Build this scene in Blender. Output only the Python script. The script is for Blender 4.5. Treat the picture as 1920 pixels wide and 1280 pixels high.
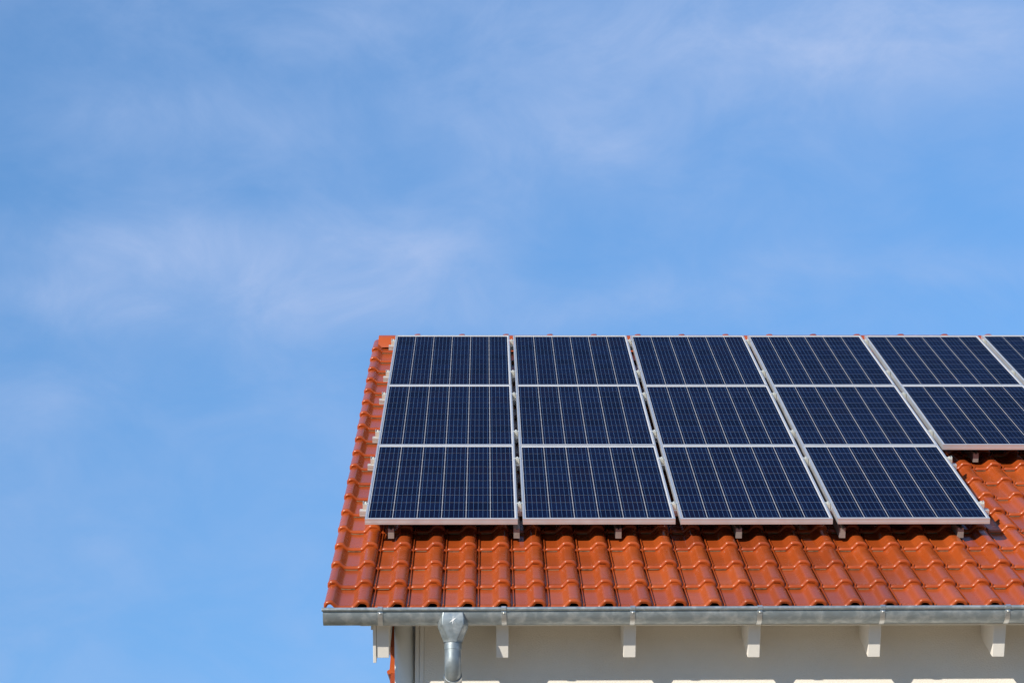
import bpy, bmesh, math, random
from mathutils import Vector, Matrix

random.seed(7)
S = bpy.context.scene
for o in list(bpy.data.objects):
    bpy.data.objects.remove(o, do_unlink=True)
C = S.collection

# ------------------------------------------------------------------ camera, sky, sun, exposure
Z0 = 4.34                                   # height of the panel field's lower left corner above the ground
TH = math.radians(30)                       # roof pitch
ct, st = math.cos(TH), math.sin(TH)

cam = bpy.data.cameras.new('camera')
cam.sensor_width = 36.0
cam.sensor_fit = 'HORIZONTAL'
cam.lens = 75.566
cam.clip_start = 0.1
cam.clip_end = 6000
camo = bpy.data.objects.new('camera', cam)
C.objects.link(camo)
right = Vector((0.99991896, -0.0122234, -0.00355705))
up = Vector((5.03e-05, -0.275613548, 0.961268521))
fwd = Vector((0.01273034, 0.9611908, 0.2755906))
M = Matrix((( right.x, up.x, -fwd.x, 0.77641),
            ( right.y, up.y, -fwd.y, -13.72921),
            ( right.z, up.z, -fwd.z, -2.74103 + Z0),
            (0, 0, 0, 1)))
camo.matrix_world = M
S.camera = camo

SUN = Vector((-0.82, -1.0, 0.555)).normalized()      # towards the sun
sun = bpy.data.lights.new('sun', 'SUN')
sun.energy = 5.0
sun.angle = math.radians(0.53)
sun.color = (1.0, 0.93, 0.82)
suno = bpy.data.objects.new('sun', sun)
suno.rotation_euler = SUN.to_track_quat('Z', 'Y').to_euler()
suno.location = (-20, -25, 20)
C.objects.link(suno)

world = bpy.data.worlds.new('World')
S.world = world
world.use_nodes = True
wn, wl = world.node_tree.nodes, world.node_tree.links
wn.clear()
w_out = wn.new('ShaderNodeOutputWorld')
w_bg = wn.new('ShaderNodeBackground')
w_bg.inputs['Strength'].default_value = 0.15
sky = wn.new('ShaderNodeTexSky')
sky.sky_type = 'NISHITA'
sky.sun_disc = False
sky.sun_elevation = math.asin(SUN.z)
sky.sun_rotation = math.atan2(SUN.x, SUN.y)
sky.altitude = 300
sky.air_density = 1.0
sky.dust_density = 0.0
sky.ozone_density = 6.0

def wmath(op, a, b=None, clamp=False):
    n = wn.new('ShaderNodeMath'); n.operation = op; n.use_clamp = clamp
    for i, v in enumerate((a, b)):
        if v is None: continue
        if isinstance(v, (int, float)): n.inputs[i].default_value = v
        else: wl.new(v, n.inputs[i])
    return n.outputs[0]

# thin cirrus: two layers of drawn-out noise over the whole dome
tc = wn.new('ShaderNodeTexCoord')
lift = wn.new('ShaderNodeVectorMath'); lift.operation = 'MULTIPLY_ADD'      # clear dry air: little whitening at the horizon
lift.inputs[1].default_value = (1, 1, 0.4); lift.inputs[2].default_value = (0, 0, 0.18)
wl.new(tc.outputs['Generated'], lift.inputs[0])
nrm_ = wn.new('ShaderNodeVectorMath'); nrm_.operation = 'NORMALIZE'
wl.new(lift.outputs[0], nrm_.inputs[0]); wl.new(nrm_.outputs[0], sky.inputs['Vector'])
def cirrus(scale, rot, detail, loc, lo, hi, dist=0.6, rough=0.55):
    mp = wn.new('ShaderNodeMapping')
    mp.inputs['Scale'].default_value = scale
    mp.inputs['Rotation'].default_value = rot
    mp.inputs['Location'].default_value = loc
    wl.new(tc.outputs['Generated'], mp.inputs['Vector'])
    nz = wn.new('ShaderNodeTexNoise')
    nz.inputs['Scale'].default_value = 1.0
    nz.inputs['Detail'].default_value = detail
    nz.inputs['Roughness'].default_value = rough
    nz.inputs['Distortion'].default_value = dist
    wl.new(mp.outputs[0], nz.inputs['Vector'])
    mr = wn.new('ShaderNodeMapRange')
    mr.interpolation_type = 'SMOOTHSTEP'
    mr.inputs['From Min'].default_value = lo
    mr.inputs['From Max'].default_value = hi
    wl.new(nz.outputs['Fac'], mr.inputs['Value'])
    return mr.outputs[0]
big = cirrus((6.5, 4.0, 8.5), (0, math.radians(-30), 0), 5, (3.1, 0.4, 1.7), 0.25, 0.78, 0.35, 0.5)
fine = cirrus((15.0, 10.0, 24.0), (0, math.radians(-28), 0), 8, (0.3, 2.2, 5.1), 0.25, 0.80, 0.5, 0.62)
# denser banks of the same cirrus: (sideways, height, half widths, density) as slopes of the viewing direction
sep = wn.new('ShaderNodeSeparateXYZ'); wl.new(tc.outputs['Generated'], sep.inputs[0])
sx = wmath('DIVIDE', sep.outputs[0], sep.outputs[1]); sz = wmath('DIVIDE', sep.outputs[2], sep.outputs[1])
banks = None
for a0, e0, sa, se, amt in ((-0.17, 0.336, 0.065, 0.020, 0.50), (-0.10, 0.335, 0.05, 0.020, 0.32), (-0.09, 0.308, 0.08, 0.020, 0.36),
                            (-0.03, 0.336, 0.040, 0.020, 0.38), (-0.215, 0.310, 0.05, 0.014, 0.30), (0.01, 0.300, 0.06, 0.016, 0.32), (0.0, 0.462, 0.16, 0.035, 0.32),
                            (0.20, 0.440, 0.12, 0.040, 0.42), (0.05, 0.385, 0.06, 0.035, 0.34), (-0.15, 0.400, 0.07, 0.022, 0.24), (0.20, 0.325, 0.09, 0.010, 0.22), (0.10, 0.31, 0.05, 0.012, 0.22), (-0.22, 0.255, 0.04, 0.016, 0.14)):
    d1 = wmath('DIVIDE', wmath('SUBTRACT', sx, a0), sa); d2 = wmath('DIVIDE', wmath('SUBTRACT', sz, e0), se)
    g_ = wmath('EXPONENT', wmath('MULTIPLY', wmath('ADD', wmath('MULTIPLY', d1, d1), wmath('MULTIPLY', d2, d2)), -1.0))
    g_ = wmath('MULTIPLY', g_, amt*1.02)
    banks = g_ if banks is None else wmath('ADD', banks, g_)
dens = wmath('ADD', wmath('MULTIPLY', big, 0.20), 0.03)
dens = wmath('ADD', dens, wmath('MULTIPLY', banks, wmath('ADD', wmath('MULTIPLY', big, 0.6), 0.6)))
dens = wmath('ADD', dens, wmath('MULTIPLY', wmath('MULTIPLY', wmath('SUBTRACT', fine, 0.35), wmath('ADD', dens, 0.15)), 0.75), clamp=True)
even = wn.new('ShaderNodeMix'); even.data_type = 'RGBA'; even.blend_type = 'DARKEN'      # caps the sky glow round the sun to weaken the fill light
even.inputs[0].default_value = 1.0
tint = wn.new('ShaderNodeMix'); tint.data_type = 'RGBA'; tint.blend_type = 'MULTIPLY'; tint.inputs[0].default_value = 1.0
wl.new(sky.outputs[0], tint.inputs[6]); tint.inputs[7].default_value = (0.87, 1.03, 1.06, 1)
wl.new(tint.outputs[2], even.inputs[6]); even.inputs[7].default_value = (1.75, 3.4, 6.0, 1)
mix = wn.new('ShaderNodeMix'); mix.data_type = 'RGBA'
wl.new(dens, mix.inputs[0])
wl.new(even.outputs[2], mix.inputs[6])
mix.inputs[7].default_value = (2.80, 3.68, 5.65, 1)
wl.new(mix.outputs[2], w_bg.inputs['Color'])
wl.new(w_bg.outputs[0], w_out.inputs['Surface'])

S.view_settings.view_transform = 'Standard'
S.view_settings.look = 'None'
S.view_settings.gamma = 1.0
S.view_settings.use_curve_mapping = False
S.view_settings.exposure = 0.0
S.render.engine = 'CYCLES'
S.render.resolution_x = 1024
S.render.resolution_y = 682

# ------------------------------------------------------------------ helpers
class MB:
    """collects vertices and faces of one mesh"""
    def __init__(s): s.v, s.f, s.m = [], [], []
    def quad(s, *p, mat=0):
        b = len(s.v); s.v += [tuple(q) for q in p]; s.f.append(tuple(range(b, b + len(p)))); s.m.append(mat)
    def box(s, x0, x1, y0, y1, z0, z1, mat=0):
        b = len(s.v)
        s.v += [(x, y, z) for z in (z0, z1) for y in (y0, y1) for x in (x0, x1)]
        for q in ((0, 2, 3, 1), (4, 5, 7, 6), (0, 1, 5, 4), (1, 3, 7, 5), (3, 2, 6, 7), (2, 0, 4, 6)):
            s.f.append(tuple(b + i for i in q)); s.m.append(mat)
    def grid(s, rows, mat=0, flip=False):
        """rows: list of equally long point lists"""
        b = len(s.v); w = len(rows[0])
        for r in rows: s.v += [tuple(p) for p in r]
        for j in range(len(rows) - 1):
            for i in range(w - 1):
                q = (b + j*w + i, b + j*w + i + 1, b + (j+1)*w + i + 1, b + (j+1)*w + i)
                s.f.append(q[::-1] if flip else q)
                s.m.append(mat(i, j) if callable(mat) else mat)
    def tube(s, path, radii, seg=20, cap=True, mat=0):
        n = len(path); rings = []
        prev = None
        for i, p in enumerate(path):
            p = Vector(p)
            d = (Vector(path[min(i+1, n-1)]) - Vector(path[max(i-1, 0)])).normalized()
            if prev is None:
                a = d.orthogonal().normalized()
            else:
                a = (prev - d * prev.dot(d)).normalized()
            prev = a; c = d.cross(a)
            r = radii[i] if isinstance(radii, (list, tuple)) else radii
            rings.append([p + a*r*math.cos(t) + c*r*math.sin(t) for t in [2*math.pi*k/seg for k in range(seg)]])
        b = len(s.v)
        for r in rings: s.v += [tuple(q) for q in r]
        for j in range(n-1):
            for k in range(seg):
                s.f.append((b+j*seg+k, b+j*seg+(k+1) % seg, b+(j+1)*seg+(k+1) % seg, b+(j+1)*seg+k)); s.m.append(mat)
        if cap:
            s.f.append(tuple(b+k for k in range(seg))[::-1]); s.m.append(mat)
            s.f.append(tuple(b+(n-1)*seg+k for k in range(seg))); s.m.append(mat)
    def mesh(s, name, mats, smooth=None):
        me = bpy.data.meshes.new(name)
        me.from_pydata(s.v, [], s.f)
        for m in (mats if isinstance(mats, (list, tuple)) else [mats]): me.materials.append(m)
        for p, k in zip(me.polygons, s.m): p.material_index = k
        bm = bmesh.new(); bm.from_mesh(me)
        bmesh.ops.remove_doubles(bm, verts=bm.verts, dist=1e-6)
        bmesh.ops.recalc_face_normals(bm, faces=bm.faces)
        bm.to_mesh(me); bm.free()
        if smooth is not None:
            me.shade_smooth()
            me.set_sharp_from_angle(angle=math.radians(smooth))
        return me

def obj(name, me, parent=None, loc=(0, 0, 0), rot=(0, 0, 0), scale=None):
    o = bpy.data.objects.new(name, me)
    o.location = loc; o.rotation_euler = rot
    if scale: o.scale = scale
    if parent: o.parent = parent
    C.objects.link(o)
    return o

def tag(o, label, cat=None, group=None):
    o['label'] = label
    if cat: o['category'] = cat
    if group: o['group'] = group
    return o

def roof(u, v, n):
    """roof frame (along eave, up slope, off the surface) to world"""
    return Vector((u, v*ct - n*st, Z0 + v*st + n*ct))

def bevel(me, w, seg=2, ang=40):
    bm = bmesh.new(); bm.from_mesh(me)
    es = [e for e in bm.edges if len(e.link_faces) == 2 and e.calc_face_angle(0) > math.radians(ang)]
    bmesh.ops.bevel(bm, geom=es, offset=w, segments=seg, profile=0.6, affect='EDGES')
    bm.to_mesh(me); bm.free()
    me.shade_smooth(); me.set_sharp_from_angle(angle=math.radians(35))
    return me

# ------------------------------------------------------------------ materials
def mat(name):
    m = bpy.data.materials.new(name); m.use_nodes = True
    nt = m.node_tree
    return m, nt.nodes, nt.links, nt.nodes['Principled BSDF']

def node(ns, t, **kw):
    n = ns.new(t)
    for k, v in kw.items(): n.inputs[k].default_value = v
    return n

def ramp(ns, ls, src, stops):
    r = ns.new('ShaderNodeValToRGB')
    cr = r.color_ramp
    while len(cr.elements) > 1: cr.elements.remove(cr.elements[-1])
    cr.elements[0].position = stops[0][0]; cr.elements[0].color = (*stops[0][1], 1)
    for p, c in stops[1:]:
        e = cr.elements.new(p); e.color = (*c, 1)
    ls.new(src, r.inputs[0])
    return r.outputs[0]

def noise(ns, ls, scale, detail=4, rough=0.5, vec=None, dist=0.0):
    n = node(ns, 'ShaderNodeTexNoise', Scale=scale, Detail=detail, Roughness=rough, Distortion=dist)
    if vec: ls.new(vec, n.inputs['Vector'])
    return n.outputs['Fac']

def bump(ns, ls, b, src, strength, dist):
    n = node(ns, 'ShaderNodeBump', Strength=strength, Distance=dist)
    ls.new(src, n.inputs['Height']); ls.new(n.outputs[0], b.inputs['Normal'])
    return n

def mixc(ns, ls, fac, a, b, mode='MIX'):
    n = ns.new('ShaderNodeMix'); n.data_type = 'RGBA'; n.blend_type = mode
    for i, v in ((0, fac), (6, a), (7, b)):
        if isinstance(v, (int, float)): n.inputs[i].default_value = v
        elif isinstance(v, tuple): n.inputs[i].default_value = (*v, 1)
        else: ls.new(v, n.inputs[i])
    return n.outputs[2]

def tile_material(name, stuff=False):
    m, ns, ls, b = mat(name)
    geo = ns.new('ShaderNodeNewGeometry')
    oi = ns.new('ShaderNodeObjectInfo')
    rnd = geo.outputs['Random Per Island'] if stuff else oi.outputs['Random']
    base = ramp(ns, ls, rnd, [(0.0, (0.290, 0.052, 0.012)), (0.18, (0.375, 0.066, 0.012)), (0.6, (0.410, 0.073, 0.012)), (1.0, (0.455, 0.088, 0.016))])
    blotch = noise(ns, ls, 9, 4, 0.6, geo.outputs['Position'])
    base = mixc(ns, ls, ramp(ns, ls, blotch, [(0.35, (0, 0, 0)), (0.75, (0.3, 0.3, 0.3))]), base, (0.29, 0.047, 0.011))
    speck = noise(ns, ls, 160, 2, 0.5, geo.outputs['Position'])
    base = mixc(ns, ls, ramp(ns, ls, speck, [(0.72, (0, 0, 0)), (0.80, (0.15, 0.15, 0.15))]), base, (0.42, 0.22, 0.14))
    ls.new(base, b.inputs['Base Color'])
    rr = ramp(ns, ls, noise(ns, ls, 14, 3, 0.5, geo.outputs['Position']), [(0.3, (0.22,)*3), (0.7, (0.29,)*3)])
    ls.new(rr, b.inputs['Roughness'])
    b.inputs['Specular IOR Level'].default_value = 0.42
    bump(ns, ls, b, noise(ns, ls, 22, 2, 0.4, geo.outputs['Position']), 0.05, 0.002)
    return m
M_tile = tile_material('glazed clay tile')
M_tile_stuff = tile_material('glazed clay tile field', True)

def raw_clay():
    m, ns, ls, b = mat('weathered clay edge')
    geo = ns.new('ShaderNodeNewGeometry')
    c = ramp(ns, ls, noise(ns, ls, 30, 4, 0.6, geo.outputs['Position']), [(0.35, (0.16, 0.125, 0.07)), (0.55, (0.32, 0.24, 0.14)), (0.75, (0.40, 0.17, 0.08))])
    ls.new(c, b.inputs['Base Color']); b.inputs['Roughness'].default_value = 0.85
    return m
M_raw = raw_clay()

def metal(name, col, rough, metallic=1.0, spots=0.0, scale=12, spotcol=(0.75, 0.76, 0.75), anis=0.0, rv=0.08):
    m, ns, ls, b = mat(name)
    geo = ns.new('ShaderNodeNewGeometry')
    n1 = noise(ns, ls, scale, 5, 0.6, geo.outputs['Position'], 0.4)
    base = mixc(ns, ls, ramp(ns, ls, n1, [(0.45, (0, 0, 0)), (0.72, (spots,)*3)]), col, spotcol)
    ls.new(base, b.inputs['Base Color'])
    b.inputs['Metallic'].default_value = metallic
    rr = ramp(ns, ls, noise(ns, ls, scale*2.3, 3, 0.5, geo.outputs['Position']), [(0.3, (rough-rv,)*3), (0.7, (rough+rv,)*3)])
    ls.new(rr, b.inputs['Roughness'])
    bump(ns, ls, b, noise(ns, ls, scale*1.5, 3, 0.5, geo.outputs['Position']), 0.10, 0.004)
    return m
M_frame = metal('anodised frame aluminium', (0.74, 0.735, 0.73), 0.37, 0.62, 0.15, 6)
M_rail = metal('mill finish rail aluminium', (0.66, 0.63, 0.59), 0.42, 0.5, 0.2, 8)
M_clamp = metal('clamp metal', (0.75, 0.73, 0.64), 0.38, 0.5, 0.2, 20)
M_zinc = metal('weathered zinc sheet', (0.285, 0.325, 0.340), 0.47, 0.60, 0.65, 16, (0.60, 0.62, 0.61), rv=0.12)
M_pipe = metal('matt grey pipe', (0.80, 0.80, 0.75), 0.55, 0.05, 0.25, 5, (0.72, 0.72, 0.68))
M_support = metal('dull support rail', (0.27, 0.225, 0.20), 0.5, 0.2, 0.2, 9)
M_zinc_b = metal('galvanised strip', (0.62, 0.63, 0.62), 0.40, 0.9, 0.5, 25)
M_scratch = metal('bare scratched zinc', (0.9, 0.88, 0.85), 0.4, 0.5)

def cell_material():
    m, ns, ls, b = mat('polycrystalline cell under glass')
    oi = ns.new('ShaderNodeObjectInfo')
    geo = ns.new('ShaderNodeNewGeometry')
    c = ramp(ns, ls, oi.outputs['Random'], [(0, (0.0026, 0.0045, 0.020)), (0.4, (0.0034, 0.0058, 0.026)), (0.75, (0.0038, 0.0078, 0.032)), (1, (0.0052, 0.0056, 0.022))])
    vor = node(ns, 'ShaderNodeTexVoronoi', Scale=70.0)
    ls.new(geo.outputs['Position'], vor.inputs['Vector'])
    bw = ns.new('ShaderNodeRGBToBW'); ls.new(vor.outputs['Color'], bw.inputs[0])
    c = mixc(ns, ls, 1.0, c, ramp(ns, ls, bw.outputs[0], [(0.1, (0.75,)*3), (0.9, (1.25,)*3)]), 'MULTIPLY')
    ls.new(c, b.inputs['Base Color'])
    b.inputs['Roughness'].default_value = 0.5
    b.inputs['Specular IOR Level'].default_value = 0.02
    b.inputs['Coat Weight'].default_value = 0.09
    b.inputs['Coat Roughness'].default_value = 0.12
    b.inputs['Coat IOR'].default_value = 1.22
    return m
M_cell = cell_material()

def laminate(name, col, coat=0.5):
    m, ns, ls, b = mat(name)
    b.inputs['Base Color'].default_value = (*col, 1)
    b.inputs['Roughness'].default_value = 0.5
    b.inputs['Specular IOR Level'].default_value = 0.1
    b.inputs['Coat Weight'].default_value = coat
    b.inputs['Coat Roughness'].default_value = 0.12
    b.inputs['Coat IOR'].default_value = 1.3
    return m
M_back = laminate('white backsheet under glass', (0.60, 0.59, 0.58), 0.15)
M_bus = laminate('silver busbar under glass', (0.105, 0.215, 0.40), 0.15)

def plaster(name, col, scale, strength):
    m, ns, ls, b = mat(name)
    geo = ns.new('ShaderNodeNewGeometry')
    big = noise(ns, ls, 1.3, 4, 0.6, geo.outputs['Position'])
    base = mixc(ns, ls, ramp(ns, ls, big, [(0.35, (0, 0, 0)), (0.7, (1, 1, 1))]), col, tuple(k*0.93 for k in col))
    ls.new(base, b.inputs['Base Color']); b.inputs['Roughness'].default_value = 0.9
    b.inputs['Specular IOR Level'].default_value = 0.2
    mp = ns.new('ShaderNodeMapping'); mp.inputs['Scale'].default_value = (1, 1, 1.6)
    ls.new(geo.outputs['Position'], mp.inputs['Vector'])
    bump(ns, ls, b, noise(ns, ls, scale, 4, 0.65, mp.outputs[0]), strength, 0.006)
    return m
M_wall = plaster('scraped cream render', (0.82, 0.76, 0.66), 85, 0.7)
M_white = plaster('white painted wood', (0.80, 0.76, 0.69), 30, 0.12)

def flat(name, col, rough=0.8):
    m, ns, ls, b = mat(name)
    geo = ns.new('ShaderNodeNewGeometry')
    n = noise(ns, ls, 5, 4, 0.6, geo.outputs['Position'])
    c = mixc(ns, ls, n, tuple(k*0.75 for k in col), tuple(min(1, k*1.2) for k in col))
    ls.new(c, b.inputs['Base Color']); b.inputs['Roughness'].default_value = rough
    return m
M_deck = flat('black roofing felt', (0.018, 0.016, 0.016))
M_ground = flat('dry grass', (0.13, 0.125, 0.06), 0.95)
M_pave = flat('pale bounce paving', (0.28, 0.212, 0.142), 0.9)

# ------------------------------------------------------------------ ground
g = MB(); g.quad((-3000, -3000, 0), (3000, -3000, 0), (3000, 3000, 0), (-3000, 3000, 0))
go = obj('ground', g.mesh('ground', M_ground)); go['kind'] = 'structure'
g = MB(); g.quad((-5, -9, 0.004), (12, -9, 0.004), (12, 0.0, 0.004), (-5, 0.0, 0.004))
go = obj('bounce_paving', g.mesh('bounce_paving', M_pave)); go['kind'] = 'structure'  # unseen paving added to bounce warm light up onto the shaded wall

# ------------------------------------------------------------------ house
XR = 6.9                                      # right end of the building
house = obj('house', None)
tag(house, 'cream rendered house with glossy orange clay tile roof and white rafter ends', 'house')

# roof deck in roof coordinates; its tiles are its children
V_RIDGE = 5.375
dk = MB()
dk.box(-0.115, XR + 0.3, -1.085, V_RIDGE - 0.12, -0.245, -0.205)
roof_o = obj('roof', dk.mesh('roof', M_deck), house, (0, 0, Z0), (TH, 0, 0))
PITCH, COURSE, LEN, DROP = 0.2113, 0.3452, 0.388, 0.0240
V_EAVE, N_PAN, U0 = -1.141, -0.168, 0.0950
ROWS, COLS = 19, 31

def smooth01(t): t = max(0, min(1, t)); return t*t*(3 - 2*t)



def tile_profile():
    """cross-section of an interlocking tile: rib, flat pan, roll; u = 0 at the right edge of the roll before it"""
    p = [(-0.030, -0.005), (0.0035, -0.005), (0.005, 0.009), (0.0065, 0.011), (0.0095, 0.011), (0.0115, 0.008), (0.0125, -0.003), (0.0165, -0.003), (0.020, 0.0)]
    p += [(0.050, -0.0006), (0.078, 0.0), (0.088, 0.0006)]
    for k in range(1, 9):
        t = k/8; p.append((0.088 + 0.050*t, 0.0006 + 0.0404*smooth01(t)))
    p += [(0.147, 0.0417), (0.158, 0.0414)]
    for k in range(1, 7):
        t = k/6; p.append((0.158 + 0.0454*(0.15*t + 0.85*math.sin(t*math.pi/2)), 0.010 + 0.0316*math.cos(t*math.pi/2)))
    p += [(0.2034, 0.001)]
    return p
def verge_profile():
    """double roll tile on the verge, 0.286 wide"""
    p = [(0.0, -0.006), (0.0, 0.006)]
    for k in range(1, 6):
        t = k/5; p.append((0.036*(1 - math.cos(t*math.pi/2)), 0.006 + 0.031*math.sin(t*math.pi/2)))
    for k in range(1, 9):
        t = k/8; p.append((0.042 + 0.056*t, 0.037*(1 - smooth01(t))))
    p += [(0.125, -0.0006), (0.154, 0.0), (0.164, 0.0006)]
    for k in range(1, 9):
        t = k/8; p.append((0.164 + 0.050*t, 0.0006 + 0.0404*smooth01(t)))
    p += [(0.223, 0.0417), (0.234, 0.0414)]
    for k in range(1, 7):
        t = k/6; p.append((0.234 + 0.0454*(0.15*t + 0.85*math.sin(t*math.pi/2)), 0.010 + 0.0316*math.cos(t*math.pi/2)))
    p += [(0.2794, 0.001)]
    return p

# nose of the tile: (v, offset along the surface normal)
NOSE = [(0.050, -0.0225), (0.005, -0.0225), (0.0025, -0.0215), (0.0025, -0.0150), (0.0, -0.0135), (0.0004, -0.0090), (0.0024, -0.0045), (0.0062, -0.0008), (0.0115, 0.0018), (0.018, 0.0026), (0.026, 0.0016), (0.035, -0.0002)]
def tile_mesh(name, prof, mats, pan):
    n = len(prof); nrm = []
    for i in range(n):
        a = prof[max(i-1, 0)]; b = prof[min(i+1, n-1)]
        dx, dz = b[0]-a[0], b[1]-a[1]; l = math.hypot(dx, dz) or 1
        nx, nz = -dz/l, dx/l
        if nz < 0.35:
            nx, nz = nx*0.4, 1.0
        nrm.append((nx, nz))
    stations = NOSE + [(0.06, -0.0004), (0.20, 0.0), (LEN, 0.0)]
    rows = []
    for v, d in stations:
        rows.append([(p[0] + q[0]*d, v, p[1] + q[1]*d - DROP*v/COURSE) for p, q in zip(prof, nrm)])
    mb = MB()
    mb.grid(rows, mat=lambda i, j: 1 if (j in (1, 2) and pan[0] <= prof[i][0] <= pan[1]) else 0)
    return mb.mesh(name, mats, 38)
me_tile = tile_mesh('roof_tile', tile_profile(), [M_tile, M_raw], (0.018, 0.085))
me_verge = tile_mesh('verge_tile', verge_profile(), [M_tile, M_raw], (0.09, 0.16))
for me in (me_tile, me_verge):
    bm = bmesh.new(); bm.from_mesh(me)
    up_f = [f for f in bm.faces if f.calc_center_median().y > 0.1]
    if sum(f.normal.z for f in up_f) < 0: bmesh.ops.reverse_faces(bm, faces=bm.faces)
    bm.to_mesh(me); bm.free()

rest = MB()
tv = [tuple(v.co) for v in me_tile.vertices]; tf = [tuple(p.vertices) for p in me_tile.polygons]; tm = [p.material_index for p in me_tile.polygons]
rr = random.Random(3)
for i in range(ROWS):
    vi = V_EAVE + COURSE*i
    # verge tile, a trifle wider towards the ridge
    left = -0.1875 - 0.0016*i
    sc = (U0 - left)/0.2838
    o = obj('verge_tile', me_verge, roof_o, (left, vi + rr.uniform(-.002, .002), N_PAN + rr.uniform(-.0012, .0012)), (0, 0, rr.uniform(-.003, .003)), (sc, 1, 1))
    for k in range(1, COLS):
        ur = U0 + PITCH*k
        u = ur - 0.2078
        jit = (u + rr.uniform(-.0012, .0012), vi + rr.uniform(-.0022, .0022), N_PAN + rr.uniform(-.0013, .0013))
        seen = (i <= 4 and ur < 5.2) or (i <= 9 and 3.9 < ur < 5.6) or k == 1
        if seen:
            obj('roof_tile', me_tile, roof_o, jit, (rr.uniform(-.003, .003), rr.uniform(-.007, .007), rr.uniform(-.006, .006)))
        else:
            b = len(rest.v)
            rest.v += [(x + jit[0], y + jit[1], z + jit[2]) for x, y, z in tv]
            rest.f += [tuple(b + q for q in f) for f in tf]; rest.m += tm
me_rest = bpy.data.meshes.new('roof_tile_field')
me_rest.from_pydata(rest.v, [], rest.f)
me_rest.materials.append(M_tile_stuff); me_rest.materials.append(M_raw)
me_rest.polygons.foreach_set('material_index', rest.m)
me_rest.shade_smooth(); me_rest.set_sharp_from_angle(angle=math.radians(38))
fo = obj('roof_tile_field', me_rest, roof_o); fo['kind'] = 'stuff'
tag(fo, 'orange roof tiles hidden beneath the solar panels')

# ridge tiles: angular caps with a raised collar, coordinates in world axes relative to the ridge line
rp = roof(0, V_RIDGE, -0.131); RY, RZ = rp.y, rp.z
def ridge_section(grow):
    # (y, z) around the ridge line from front edge over the top to the rear edge
    pts = [(-0.138, -0.118), (-0.118, -0.040), (-0.075, 0.000), (-0.035, 0.020), (0.0, 0.026), (0.035, 0.020), (0.075, 0.000), (0.118, -0.040), (0.138, -0.118)]
    out = []
    for y, z in pts:
        l = math.hypot(y, z + 0.08)
        out.append((y*(1 + grow/l), -0.08 + (z + 0.08)*(1 + grow/l)))
    return out
RP = 0.392
def ridge_tile(length, collar=True):
    mb = MB()
    xs = [(0, 0.0), (0.004, 0.003), (length - 0.055, 0.003)]
    if collar: xs += [(length - 0.048, 0.011), (length - 0.030, 0.015), (length - 0.006, 0.015), (length, 0.011), (length, 0.005)]
    else: xs += [(length, 0.003)]
    mb.grid([[(x, y, z) for y, z in ridge_section(gq)] for x, gq in xs])
    inner = [[(x, y, z) for y, z in ridge_section(-0.012)] for x in (0, length)]
    mb.grid(inner)
    for x, gq, r in ((0, 0.0, 0), (length, xs[-1][1], 1)):
        mb.grid([[(x, y, z) for y, z in ridge_section(gq)], inner[r]])
    a, b = ridge_section(0.0), ridge_section(-0.012)
    return mb.mesh('ridge_tile', M_tile, 40)
me_ridge = ridge_tile(RP + 0.03)
me_ridge0 = ridge_tile(0.184 + 0.165 + 0.02)
obj('ridge_tile', me_ridge0, roof_o, roof_o.matrix_basis.inverted() @ Vector((-0.165, RY, RZ)), (-TH, 0, 0))
x = 0.184
while x < XR + 0.2:
    obj('ridge_tile', me_ridge, roof_o, roof_o.matrix_basis.inverted() @ Vector((x - 0.006, RY, RZ + random.uniform(-.001, .001))), (-TH, 0, random.uniform(-.003, .003)))
    x += RP

# rear slope, walls
rs = MB(); rs.box(-0.18, XR + 0.3, -1.2, V_RIDGE - 0.02, -0.245, -0.165)
apexY = roof(0, V_RIDGE, -0.13).y
rear = obj('rear_roof_slope', rs.mesh('rear_roof_slope', M_tile_stuff), house, (XR + 0.12, 2*apexY, Z0), (TH, 0, math.pi))

YW, XW = -0.484, 0.405
YB = 2*apexY + 0.535
def n_height(y, n):                            # world z of roof-frame height n above horizontal position y
    return Z0 + (n + y*st)/ct
fw = MB(); fw.box(XW, XR, YW, YW + 0.30, 0, n_height(YW, -0.262))
obj('front_wall', fw.mesh('front_wall', M_wall), house)
def gable(x0, x1):
    mb = MB(); y0, y1 = YW + 0.302, YB - 0.302
    top = [(y0, n_height(y0, -0.28)), (apexY, n_height(apexY, -0.28)), (y1, n_height(y0, -0.28))]
    pr = [(y0, 0.0)] + top + [(y1, 0.0)]
    for x in (x0, x1): mb.quad(*[(x, y, z) for y, z in pr])
    for i in range(5):
        a, b = pr[i], pr[(i+1) % 5]
        mb.quad((x0, *a), (x1, *a), (x1, *b), (x0, *b))
    return mb.mesh('gable_wall', M_wall)
obj('gable_wall', gable(XW + 0.002, XW + 0.25), house)
obj('gable_wall', gable(XR - 0.25, XR - 0.002), house)
bw = MB(); bw.box(XW, XR, YB - 0.30, YB, 0, n_height(YW, -0.262))
obj('rear_wall', bw.mesh('rear_wall', M_wall), house)

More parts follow.
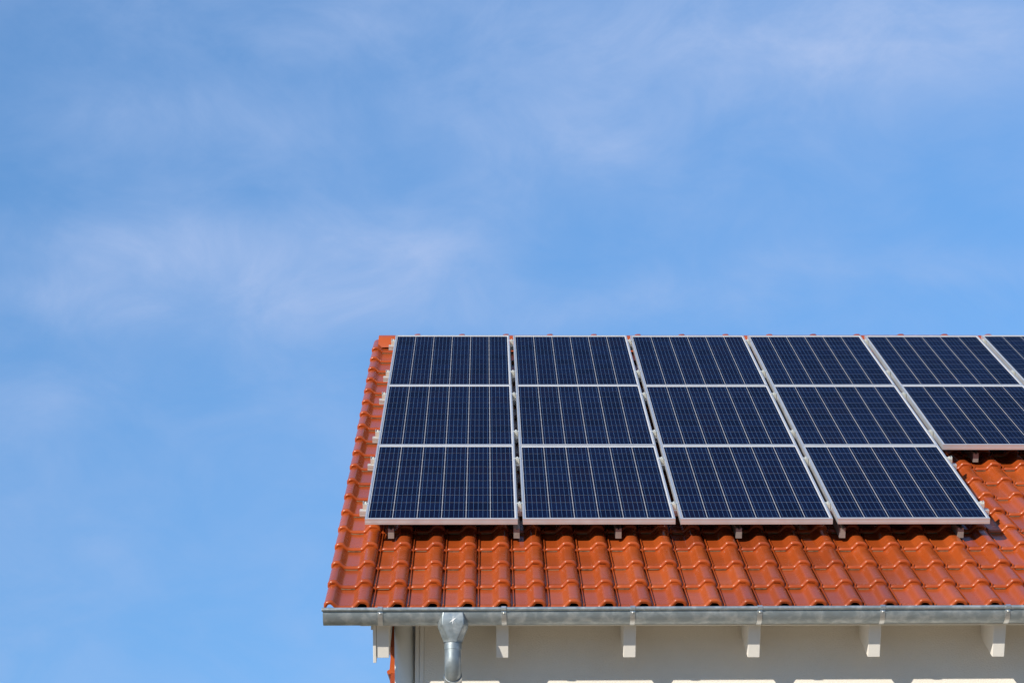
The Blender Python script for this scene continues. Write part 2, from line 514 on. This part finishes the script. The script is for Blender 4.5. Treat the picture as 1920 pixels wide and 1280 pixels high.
# rafters with square-cut ends, in roof coordinates
def rafter(u0, u1, v0=-1.152, n0=-0.4905, v1=5.0):
    mb = MB(); mb.box(0, u1 - u0, 0, v1 - v0, 0, -0.247 - n0)
    me = bevel(mb.mesh('rafter', M_white), 0.0025, 1)
    return obj('rafter', me, house, roof(u0, v0, n0), (TH, 0, 0))
RAF = [(0.126, 0.201), (0.846, 0.920), (1.613, 1.687), (2.363, 2.436), (3.090, 3.164), (3.843, 3.917), (4.59, 4.664), (5.34, 5.414), (6.09, 6.164), (6.8, 6.874)]
for i, (a, b) in enumerate(RAF):
    rf = rafter(a, b, -1.152 + random.uniform(-.003, .003))
    rf.rotation_euler.z = random.uniform(-.004, .004) if i else 0
mb = MB(); mb.box(0, 0.019, 0, 6.2, 0, 0.25)
obj('verge_board', bevel(mb.mesh('verge_board', M_white), 0.002, 1), house, roof(0.1055, -1.158, -0.520), (TH, 0, 0))
mb = MB(); mb.box(0, 0.026, 0, 6.2, 0, 0.03)
obj('verge_batten', mb.mesh('verge_batten', M_white), house, roof(0.0935, -1.14, -0.315), (TH, 0, 0))
# soffit boards above the rafters
n = 0
v = -1.10
me_b = MB(); me_b.box(0, XR - 0.02, 0, 0.138, 0, 0.018)
me_b = me_b.mesh('soffit_board', M_white)
for k in range(6):
    obj('soffit_board', me_b, house, roof(0.125, v + 0.14*k, -0.2445 - 0.0195*0 - 0.0), (TH, 0, 0)).location = roof(0.125, v + 0.14*k, -0.2665 + 0.001)

mb = MB(); mb.box(0.03, XR + 0.2, -0.868, -0.848, Z0 - 0.822, Z0 - 0.748)
obj('sun_block_board', mb.mesh('sun_block_board', M_white), house)  # unseen board added to stop sun slipping behind the gutter onto the wall
# corner trim beside the wall
mb = MB(); mb.box(0.377, XW - 0.001, YW - 0.004, YW + 0.06, 0, 3.70)
obj('corner_trim', bevel(mb.mesh('corner_trim', M_white), 0.003, 1), house)
mb = MB(); mb.box(0.349, 0.3755, YW + 0.012, YW + 0.05, 0, 3.70)
obj('corner_trim', bevel(mb.mesh('corner_trim', M_white), 0.003, 1), house)

# hung tiles on the gable side, seen edge-on beside the pipe
clad = MB(); clad.box(0.222, 0.404, -0.31, 8.0, 0, 3.60)
clad_o = obj('gable_cladding', clad.mesh('gable_cladding', M_white), house)
ht = MB()
pts = [(0.0, 0.0), (-0.046, -0.008), (-0.054, 0.002), (-0.053, 0.014), (-0.038, 0.022), (-0.028, 0.164), (0.0, 0.164)]
for y in (0.0, 0.172): ht.quad(*[(x, y, z) for x, z in pts])
for i in range(len(pts)):
    a, b = pts[i], pts[(i+1) % len(pts)]
    ht.quad((a[0], 0, a[1]), (a[0], 0.172, a[1]), (b[0], 0.172, b[1]), (b[0], 0, b[1]))
me_ht = ht.mesh('hung_tile', M_tile)
for j in range(9):
    for k in range(4):
        obj('hung_tile', me_ht, clad_o, (0.2215 + 0.002*(j % 2), -0.315 + 0.176*k, 3.47 - 0.165*j))

# ------------------------------------------------------------------ gutter
GY, GZ, GR = -0.955, Z0 - 0.757, 0.078
GX0, GX1 = -0.187, XR + 0.25
TILT = 0.0022                                  # falls towards the outlet on the left
gut = obj('rain_gutter', None, None, (GX0, GY, GZ), (0, -TILT, 0))
tag(gut, 'half-round grey zinc rain gutter along the eave below the roof tiles', 'gutter')
L = GX1 - GX0
mb = MB()
def arc(r, a0=8, a1=180, n=20):
    # angle measured from the back rim under the bottom to the front rim
    return [(r*math.cos(math.radians(a)), -r*math.sin(math.radians(a))) for a in [a0 + (a1 - a0)*k/n for k in range(n+1)]]
outer, inner = arc(GR), arc(GR - 0.0025)
loop = outer + inner[::-1]
segs = 60
rows = []
for k in range(segs + 1):
    xx = 0.004 + (L - 0.004)*k/segs
    rows.append([(xx, y, z) for y, z in loop + loop[:1]])
mb.grid(rows)
for r in (rows[0][:-1], rows[-1][:-1]):
    h = len(outer)
    for i in range(h - 1): mb.quad(r[i], r[i+1], r[len(r)-2-i], r[len(r)-1-i])
obj('trough', mb.mesh('trough', M_zinc, 40), gut)
mb = MB(); mb.tube([(-0.002 + (L + 0.002)*k/40, -GR - 0.0075, 0.004) for k in range(41)], 0.0120, 14)
obj('bead', mb.mesh('bead', M_zinc, 40), gut)
mb = MB()
ea = arc(GR - 0.001, 2, 178)
for xx in (0.007, 0.010): mb.quad(*[(xx, y, z) for y, z in ea])
mb.grid([[(xx, y, z) for y, z in ea] for xx in (0.007, 0.010)])
obj('end_cap', mb.mesh('end_cap', M_zinc), gut)

def bracket_mesh():
    mb = MB()
    w = 0.0145
    a = [(GR + 0.0012) for _ in range(1)][0]
    pts = [(a*math.cos(math.radians(t)), -a*math.sin(math.radians(t))) for t in range(20, 181, 8)]
    pts += [(-GR - 0.0205, -0.002), (-GR - 0.0215, 0.006), (-GR - 0.016, 0.0155), (-GR - 0.007, 0.0182), (-GR + 0.001, 0.0165), (-GR + 0.006, 0.010)]
    th = 0.003
    outp = []
    for i in range(len(pts)):
        p, q = pts[max(i-1, 0)], pts[min(i+1, len(pts)-1)]
        dx, dz = q[0]-p[0], q[1]-p[1]; l = math.hypot(dx, dz)
        outp.append((pts[i][0] + dz/l*th*-1, pts[i][1] + dx/l*th))
    # keep the outer skin on the outside
    if math.hypot(*outp[5]) < math.hypot(*pts[5]):
        outp = [(2*p[0]-o[0], 2*p[1]-o[1]) for p, o in zip(pts, outp)]
    lp = pts + outp[::-1] + pts[:1]
    mb.grid([[(xx, y, z) for y, z in lp] for xx in (-w, -w + 0.003, w - 0.003, w)])
    for xx in (-w, w):
        for i in range(len(pts)-1): mb.quad((xx, *pts[i]), (xx, *pts[i+1]), (xx, *outp[i+1]), (xx, *outp[i]))
    return mb.mesh('bracket', M_zinc_b, 35)
me_br = bracket_mesh()
sc_ = MB(); sc_.tube([(0, -GR - 0.003, -0.020), (0, -GR - 0.0075, -0.020), (0, -GR - 0.009, -0.020)], [0.005, 0.005, 0.003], 10)
me_sc = sc_.mesh('rivet', M_clamp, 40)
for xb in (0.157, 0.894, 1.654, 2.409, 3.142, 3.886, 4.63, 5.38, 6.13):
    b_ = obj('bracket', me_br, gut, (xb - GX0, 0, 0), (0, 0, random.uniform(-.05, .05)))
    obj('rivet', me_sc, b_)

# ------------------------------------------------------------------ downpipe with funnel outlet
FX = 0.588
dp = obj('downpipe', None, None, (FX, GY, 0))
tag(dp, 'zinc downpipe with faceted funnel outlet hanging from the gutter', 'downpipe')
def ring(hx, hy, z, y0=0.0, e=1.0, seg=16):
    out = []
    for k in range(seg):
        a = 2*math.pi*(k + 0.5)/seg
        c_, s_ = math.cos(a), math.sin(a)
        f_ = 1/((abs(c_)**(2/e) + abs(s_)**(2/e))**(e/2)) if e != 1 else 1
        out.append((hx*c_*f_, y0 + hy*s_*f_, z))
    return out
mb = MB()
def octa(a_, w_, d_, z): return [(-a_, -d_, z), (a_, -d_, z), (w_, -d_*0.42, z), (w_, d_*0.42, z), (a_, d_, z), (-a_, d_, z), (-w_, d_*0.42, z), (-w_, -d_*0.42, z)]
rr_ = [octa(0.060, 0.074, 0.087, GZ - 0.014), octa(0.065, 0.086, 0.0905, GZ - 0.050), octa(0.064, 0.0915, 0.088, GZ - 0.086),
       octa(0.024, 0.0565, 0.0565, GZ - 0.174), octa(0.0235, 0.0555, 0.0555, GZ - 0.182)]
mb.grid([r + r[:1] for r in rr_])
fun = obj('funnel', bevel(mb.mesh('funnel', M_zinc), 0.006, 3, 20), dp)
# a star scratched into the front of the funnel
mb = MB()
def stroke(x0, z0, x1, z1, w):
    d = Vector((x1 - x0, 0, z1 - z0)).normalized(); p = Vector((-d.z, 0, d.x))*w
    a, b = Vector((x0, 0, z0)), Vector((x1, 0, z1))
    m_ = (a + b)/2
    mb.quad(a, m_ + p + Vector((0, -.0012, 0)), b, m_ - p + Vector((0, -.0012, 0)))
stroke(-0.022, -0.015, 0.022, 0.016, 0.0030)
stroke(-0.001, -0.026, 0.002, 0.026, 0.0024)
stroke(-0.014, 0.012, 0.012, -0.010, 0.0012)
obj('scratched_star', mb.mesh('scratched_star', M_scratch), fun, (0.0, -0.0925, GZ - 0.060), (0.03, 0, 0))
mb = MB(); mb.tube([(0, 0, GZ - 0.176), (0, 0, GZ - 0.180), (0, 0, GZ - 0.222), (0, 0, GZ - 0.225)], [0.047, 0.0515, 0.0515, 0.047], 24, False)
obj('collar', mb.mesh('collar', M_zinc, 40), dp)
path = [(0, 0, GZ - 0.19), (0, 0, GZ - 0.27)]
Rb = 0.13; A = math.radians(62)
for k in range(1, 11):
    a = A*k/10; path.append((0, Rb*(1 - math.cos(a)), GZ - 0.27 - Rb*math.sin(a)))
mb = MB(); mb.tube(path, 0.049, 24)
obj('elbow', mb.mesh('elbow', M_zinc, 40), dp)
p0 = Vector(path[-1]); d = Vector((0, math.sin(A), -math.cos(A)))
yend = (YW - 0.075) - GY
Rb2 = 0.12
run = (yend - p0.y - Rb2*(1 - math.cos(A)))/math.sin(A)
pj = p0 + d*run
path2 = [p0 - d*0.03, p0 - d*0.028, pj]
for k in range(1, 9):
    a = A*(1 - k/8)
    path2.append((0, pj.y + Rb2*(math.cos(a) - math.cos(A)), pj.z - Rb2*(math.sin(A) - math.sin(a))))
path2.append((0, path2[-1][1], 0.05))
mb = MB(); mb.tube(path2, [0.049] + [0.0525]*(len(path2)-1), 24)
obj('pipe', mb.mesh('pipe', M_zinc, 40), dp)
mb = MB(); mb.tube([p0 - d*0.034, p0 - d*0.030, p0 - d*0.012, p0 - d*0.008], [0.0525, 0.0550, 0.0550, 0.0525], 24, False)
obj('seam', mb.mesh('seam', M_zinc_b, 40), dp)

# wide pipe beside the wall corner
PX, PY = 0.281, -0.40
wp = obj('corner_downpipe', None, None, (PX + 0.07, PY, 0), (0, -0.021, 0))
tag(wp, 'thick plain grey pipe standing beside the white wall corner', 'downpipe')
mb = MB(); mb.tube([(0, 0, 0.02), (0, 0, 3.72)], 0.0605, 28)
obj('pipe', mb.mesh('pipe', M_pipe, 40), wp)
mb = MB(); mb.tube([(0, 0, 3.06), (0, 0, 3.065), (0, 0, 3.12), (0, 0, 3.125)], [0.061, 0.065, 0.065, 0.061], 28, False)
obj('collar', mb.mesh('collar', M_pipe, 40), wp)

# ------------------------------------------------------------------ mounting rails with clamps
PW, PL, GAP, RPITCH = 0.992, 1.650, 0.0332, 1.66
PP = PW + GAP
def rail_mesh(length):
    mb = MB()
    sec = [(0, 0), (0, 0.011), (0.004, 0.013), (0.004, 0.017), (0, 0.019), (0, 0.038), (0.002, 0.04), (0.012, 0.04), (0.012, 0.034), (0.028, 0.034), (0.028, 0.04), (0.038, 0.04), (0.04, 0.038), (0.04, 0)]
    mb.grid([[(xx, y, z) for y, z in sec + sec[:1]] for xx in (0, length)])
    for xx in (0, length): mb.quad(*[(xx, y, z) for y, z in sec])
    return mb.mesh('mounting_rail', M_rail, 30)
def clamp_mesh(mid=True):
    mb = MB()
    if mid:
        mb.box(-0.0265, 0.0265, -0.011, 0.011, 0.0405, 0.0435)
        mb.box(-0.0125, 0.0125, -0.028, 0.022, 0.000, 0.0405)
        mb.box(-0.009, 0.009, -0.024, -0.010, 0.0405, 0.0480)
    else:
        mb.box(-0.0125, 0.0235, -0.013, 0.013, 0.0405, 0.0435)
        mb.box(-0.0185, 0.0105, -0.024, 0.024, 0.000, 0.0405)
        mb.box(-0.0185, -0.0145, -0.02, 0.02, 0.0405, 0.052)
    return bevel(mb.mesh('clamp', M_clamp), 0.0012, 1)
me_mid, me_end = clamp_mesh(True), clamp_mesh(False)
bt = MB(); bt.tube([(0, 0, 0.0432), (0, 0, 0.0500), (0, 0, 0.0515)], [0.0068, 0.0068, 0.005], 6)
me_bolt = bt.mesh('bolt', M_clamp)
rails = [(4.758, 6, 'upper', 'top'), (3.709, 6, 'lower', 'top'), (3.023, 5, 'upper', 'middle'), (1.976, 5, 'lower', 'middle'), (1.298, 4, 'upper', 'bottom'), (0.287, 4, 'lower', 'bottom')]
for v, cnt, half, rowname in rails:
    u0 = -0.052; u1 = cnt*PP - GAP + 0.062
    r = obj('mounting_rail', rail_mesh(u1 - u0), None, roof(u0, v, -0.0805), (TH, 0, 0))
    tag(r, 'silver crossways rail under the %s part of the %s solar panel row' % (half, rowname), 'rail', 'crossways mounting rails')
    for k in range(cnt + 1):
        if k == 0:
            c_ = obj('end_clamp', me_end, r, (-u0 - 0.012, 0.032, 0.0402))
        elif k == cnt:
            c_ = obj('end_clamp', me_end, r, (cnt*PP - GAP - u0 + 0.012, 0.032, 0.0402), (0, 0, math.pi))
        else:
            c_ = obj('mid_clamp', me_mid, r, (k*PP - GAP/2 - u0, 0.032, 0.0402))
        obj('bolt', me_bolt, c_)

def post_mesh(length):
    mb = MB()
    sec = [(-0.0195, 0), (-0.0195, 0.068), (-0.006, 0.068), (-0.006, 0.060), (0.006, 0.060), (0.006, 0.068), (0.0195, 0.068), (0.0195, 0)]
    mb.grid([[(x_, yy, z) for x_, z in sec + sec[:1]] for yy in (0, length)])
    for yy in (0, length): mb.quad(*[(x_, yy, z) for x_, z in sec])
    return mb.mesh('support_rail', M_support, 30)
order = ['first', 'second', 'third', 'fourth', 'fifth', 'sixth']
for i, u in enumerate((0.166, 0.985, 1.650, 2.437, 3.115, 3.890)):
    r = obj('support_rail', post_mesh(4.90), None, roof(u, 0.046 - random.uniform(0, .008), -0.1495), (TH, 0, 0))
    tag(r, 'upslope support rail poking out under the bottom panel row, %s from the left' % order[i], 'rail', 'upslope support rails')
for u, v0 in ((4.36, 1.71),):
    r = obj('support_rail', post_mesh(4.95 - v0), None, roof(u, v0, -0.1495), (TH, 0, 0))
    tag(r, 'upslope support rail under the middle panel row at the right edge of the picture', 'rail', 'upslope support rails')

# ------------------------------------------------------------------ solar panels
def frame_mesh():
    mb = MB()
    prof = [(0.0125, -0.0045), (0.0125, -0.0006), (0.0118, 0.0), (0.0009, 0.0), (0.0, -0.0009), (0.0, -0.0165), (0.0009, -0.0178), (0.0009, -0.0195), (0.0, -0.0208), (0.0, -0.0395), (0.0005, -0.040), (0.028, -0.040), (0.028, -0.0385), (0.002, -0.0385), (0.002, -0.0045), (0.0125, -0.0045)]
    rows = []
    for d, z in prof:
        rows.append([(d, d, z), (PW - d, d, z), (PW - d, PL - d, z), (d, PL - d, z), (d, d, z)])
    mb.grid(rows)
    return mb.mesh('frame', M_frame, 30)
me_frame = frame_mesh()
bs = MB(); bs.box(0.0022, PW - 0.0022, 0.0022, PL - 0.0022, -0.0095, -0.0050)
bs.m[0] = 1                                    # underside coloured dark to deepen the shade on the tiles below
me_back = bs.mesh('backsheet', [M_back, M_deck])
CS = 0.1560; CPX, CPY = 0.1592, 0.1590
OX = (PW - 6*CPX)/2 + CPX/2; OY = (PL - 10*CPY)/2 + CPY/2 - 0.001
cm = MB()
h = CS/2; ch = 0.003
cm.quad((-h + ch, -h, 0), (h - ch, -h, 0), (h, -h + ch, 0), (h, h - ch, 0), (h - ch, h, 0), (-h + ch, h, 0), (-h, h - ch, 0), (-h, -h + ch, 0))
for k in range(5):
    xx = (-0.4 + 0.2*k)*CS
    cm.quad((xx - 0.00062, -h, 0.0004), (xx + 0.00062, -h, 0.0004), (xx + 0.00062, h, 0.0004), (xx - 0.00062, h, 0.0004), mat=1)
me_cell = cm.mesh('solar_cell', [M_cell, M_bus])
bm = bmesh.new(); bm.from_mesh(me_cell)
for f in bm.faces:
    if f.normal.z < 0: f.normal_flip()
bm.to_mesh(me_cell); bm.free()

def panel_label(row, col, cnt):
    nm = ['bottom', 'middle', 'top'][row]
    if col == 0: return 'dark blue framed solar panel at the left end of the %s row' % nm
    if row == 0 and col == cnt - 1: return 'dark blue framed solar panel at the right end of the bottom row, above bare tiles'
    if row == 2 and col == cnt - 1: return 'solar panel of the top row cut off by the right edge of the picture'
    return 'dark blue framed solar panel, %s from the left in the %s row' % (order[col], nm)
for row, cnt in ((0, 4), (1, 5), (2, 6)):
    for col in range(cnt):
        p = obj('solar_panel', None, None, roof(col*PP + random.uniform(-.001, .001), row*RPITCH + random.uniform(-.0015, .0015), random.uniform(-.0008, .0008)), (TH + random.uniform(-.0012, .0012), random.uniform(-.001, .001), 0))
        tag(p, panel_label(row, col, cnt), 'solar panel', 'solar panels on the roof')
        obj('frame', me_frame, p)
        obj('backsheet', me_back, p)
        for j in range(10):
            for i in range(6):
                obj('solar_cell', me_cell, p, (OX + i*CPX, OY + j*CPY, -0.0042))
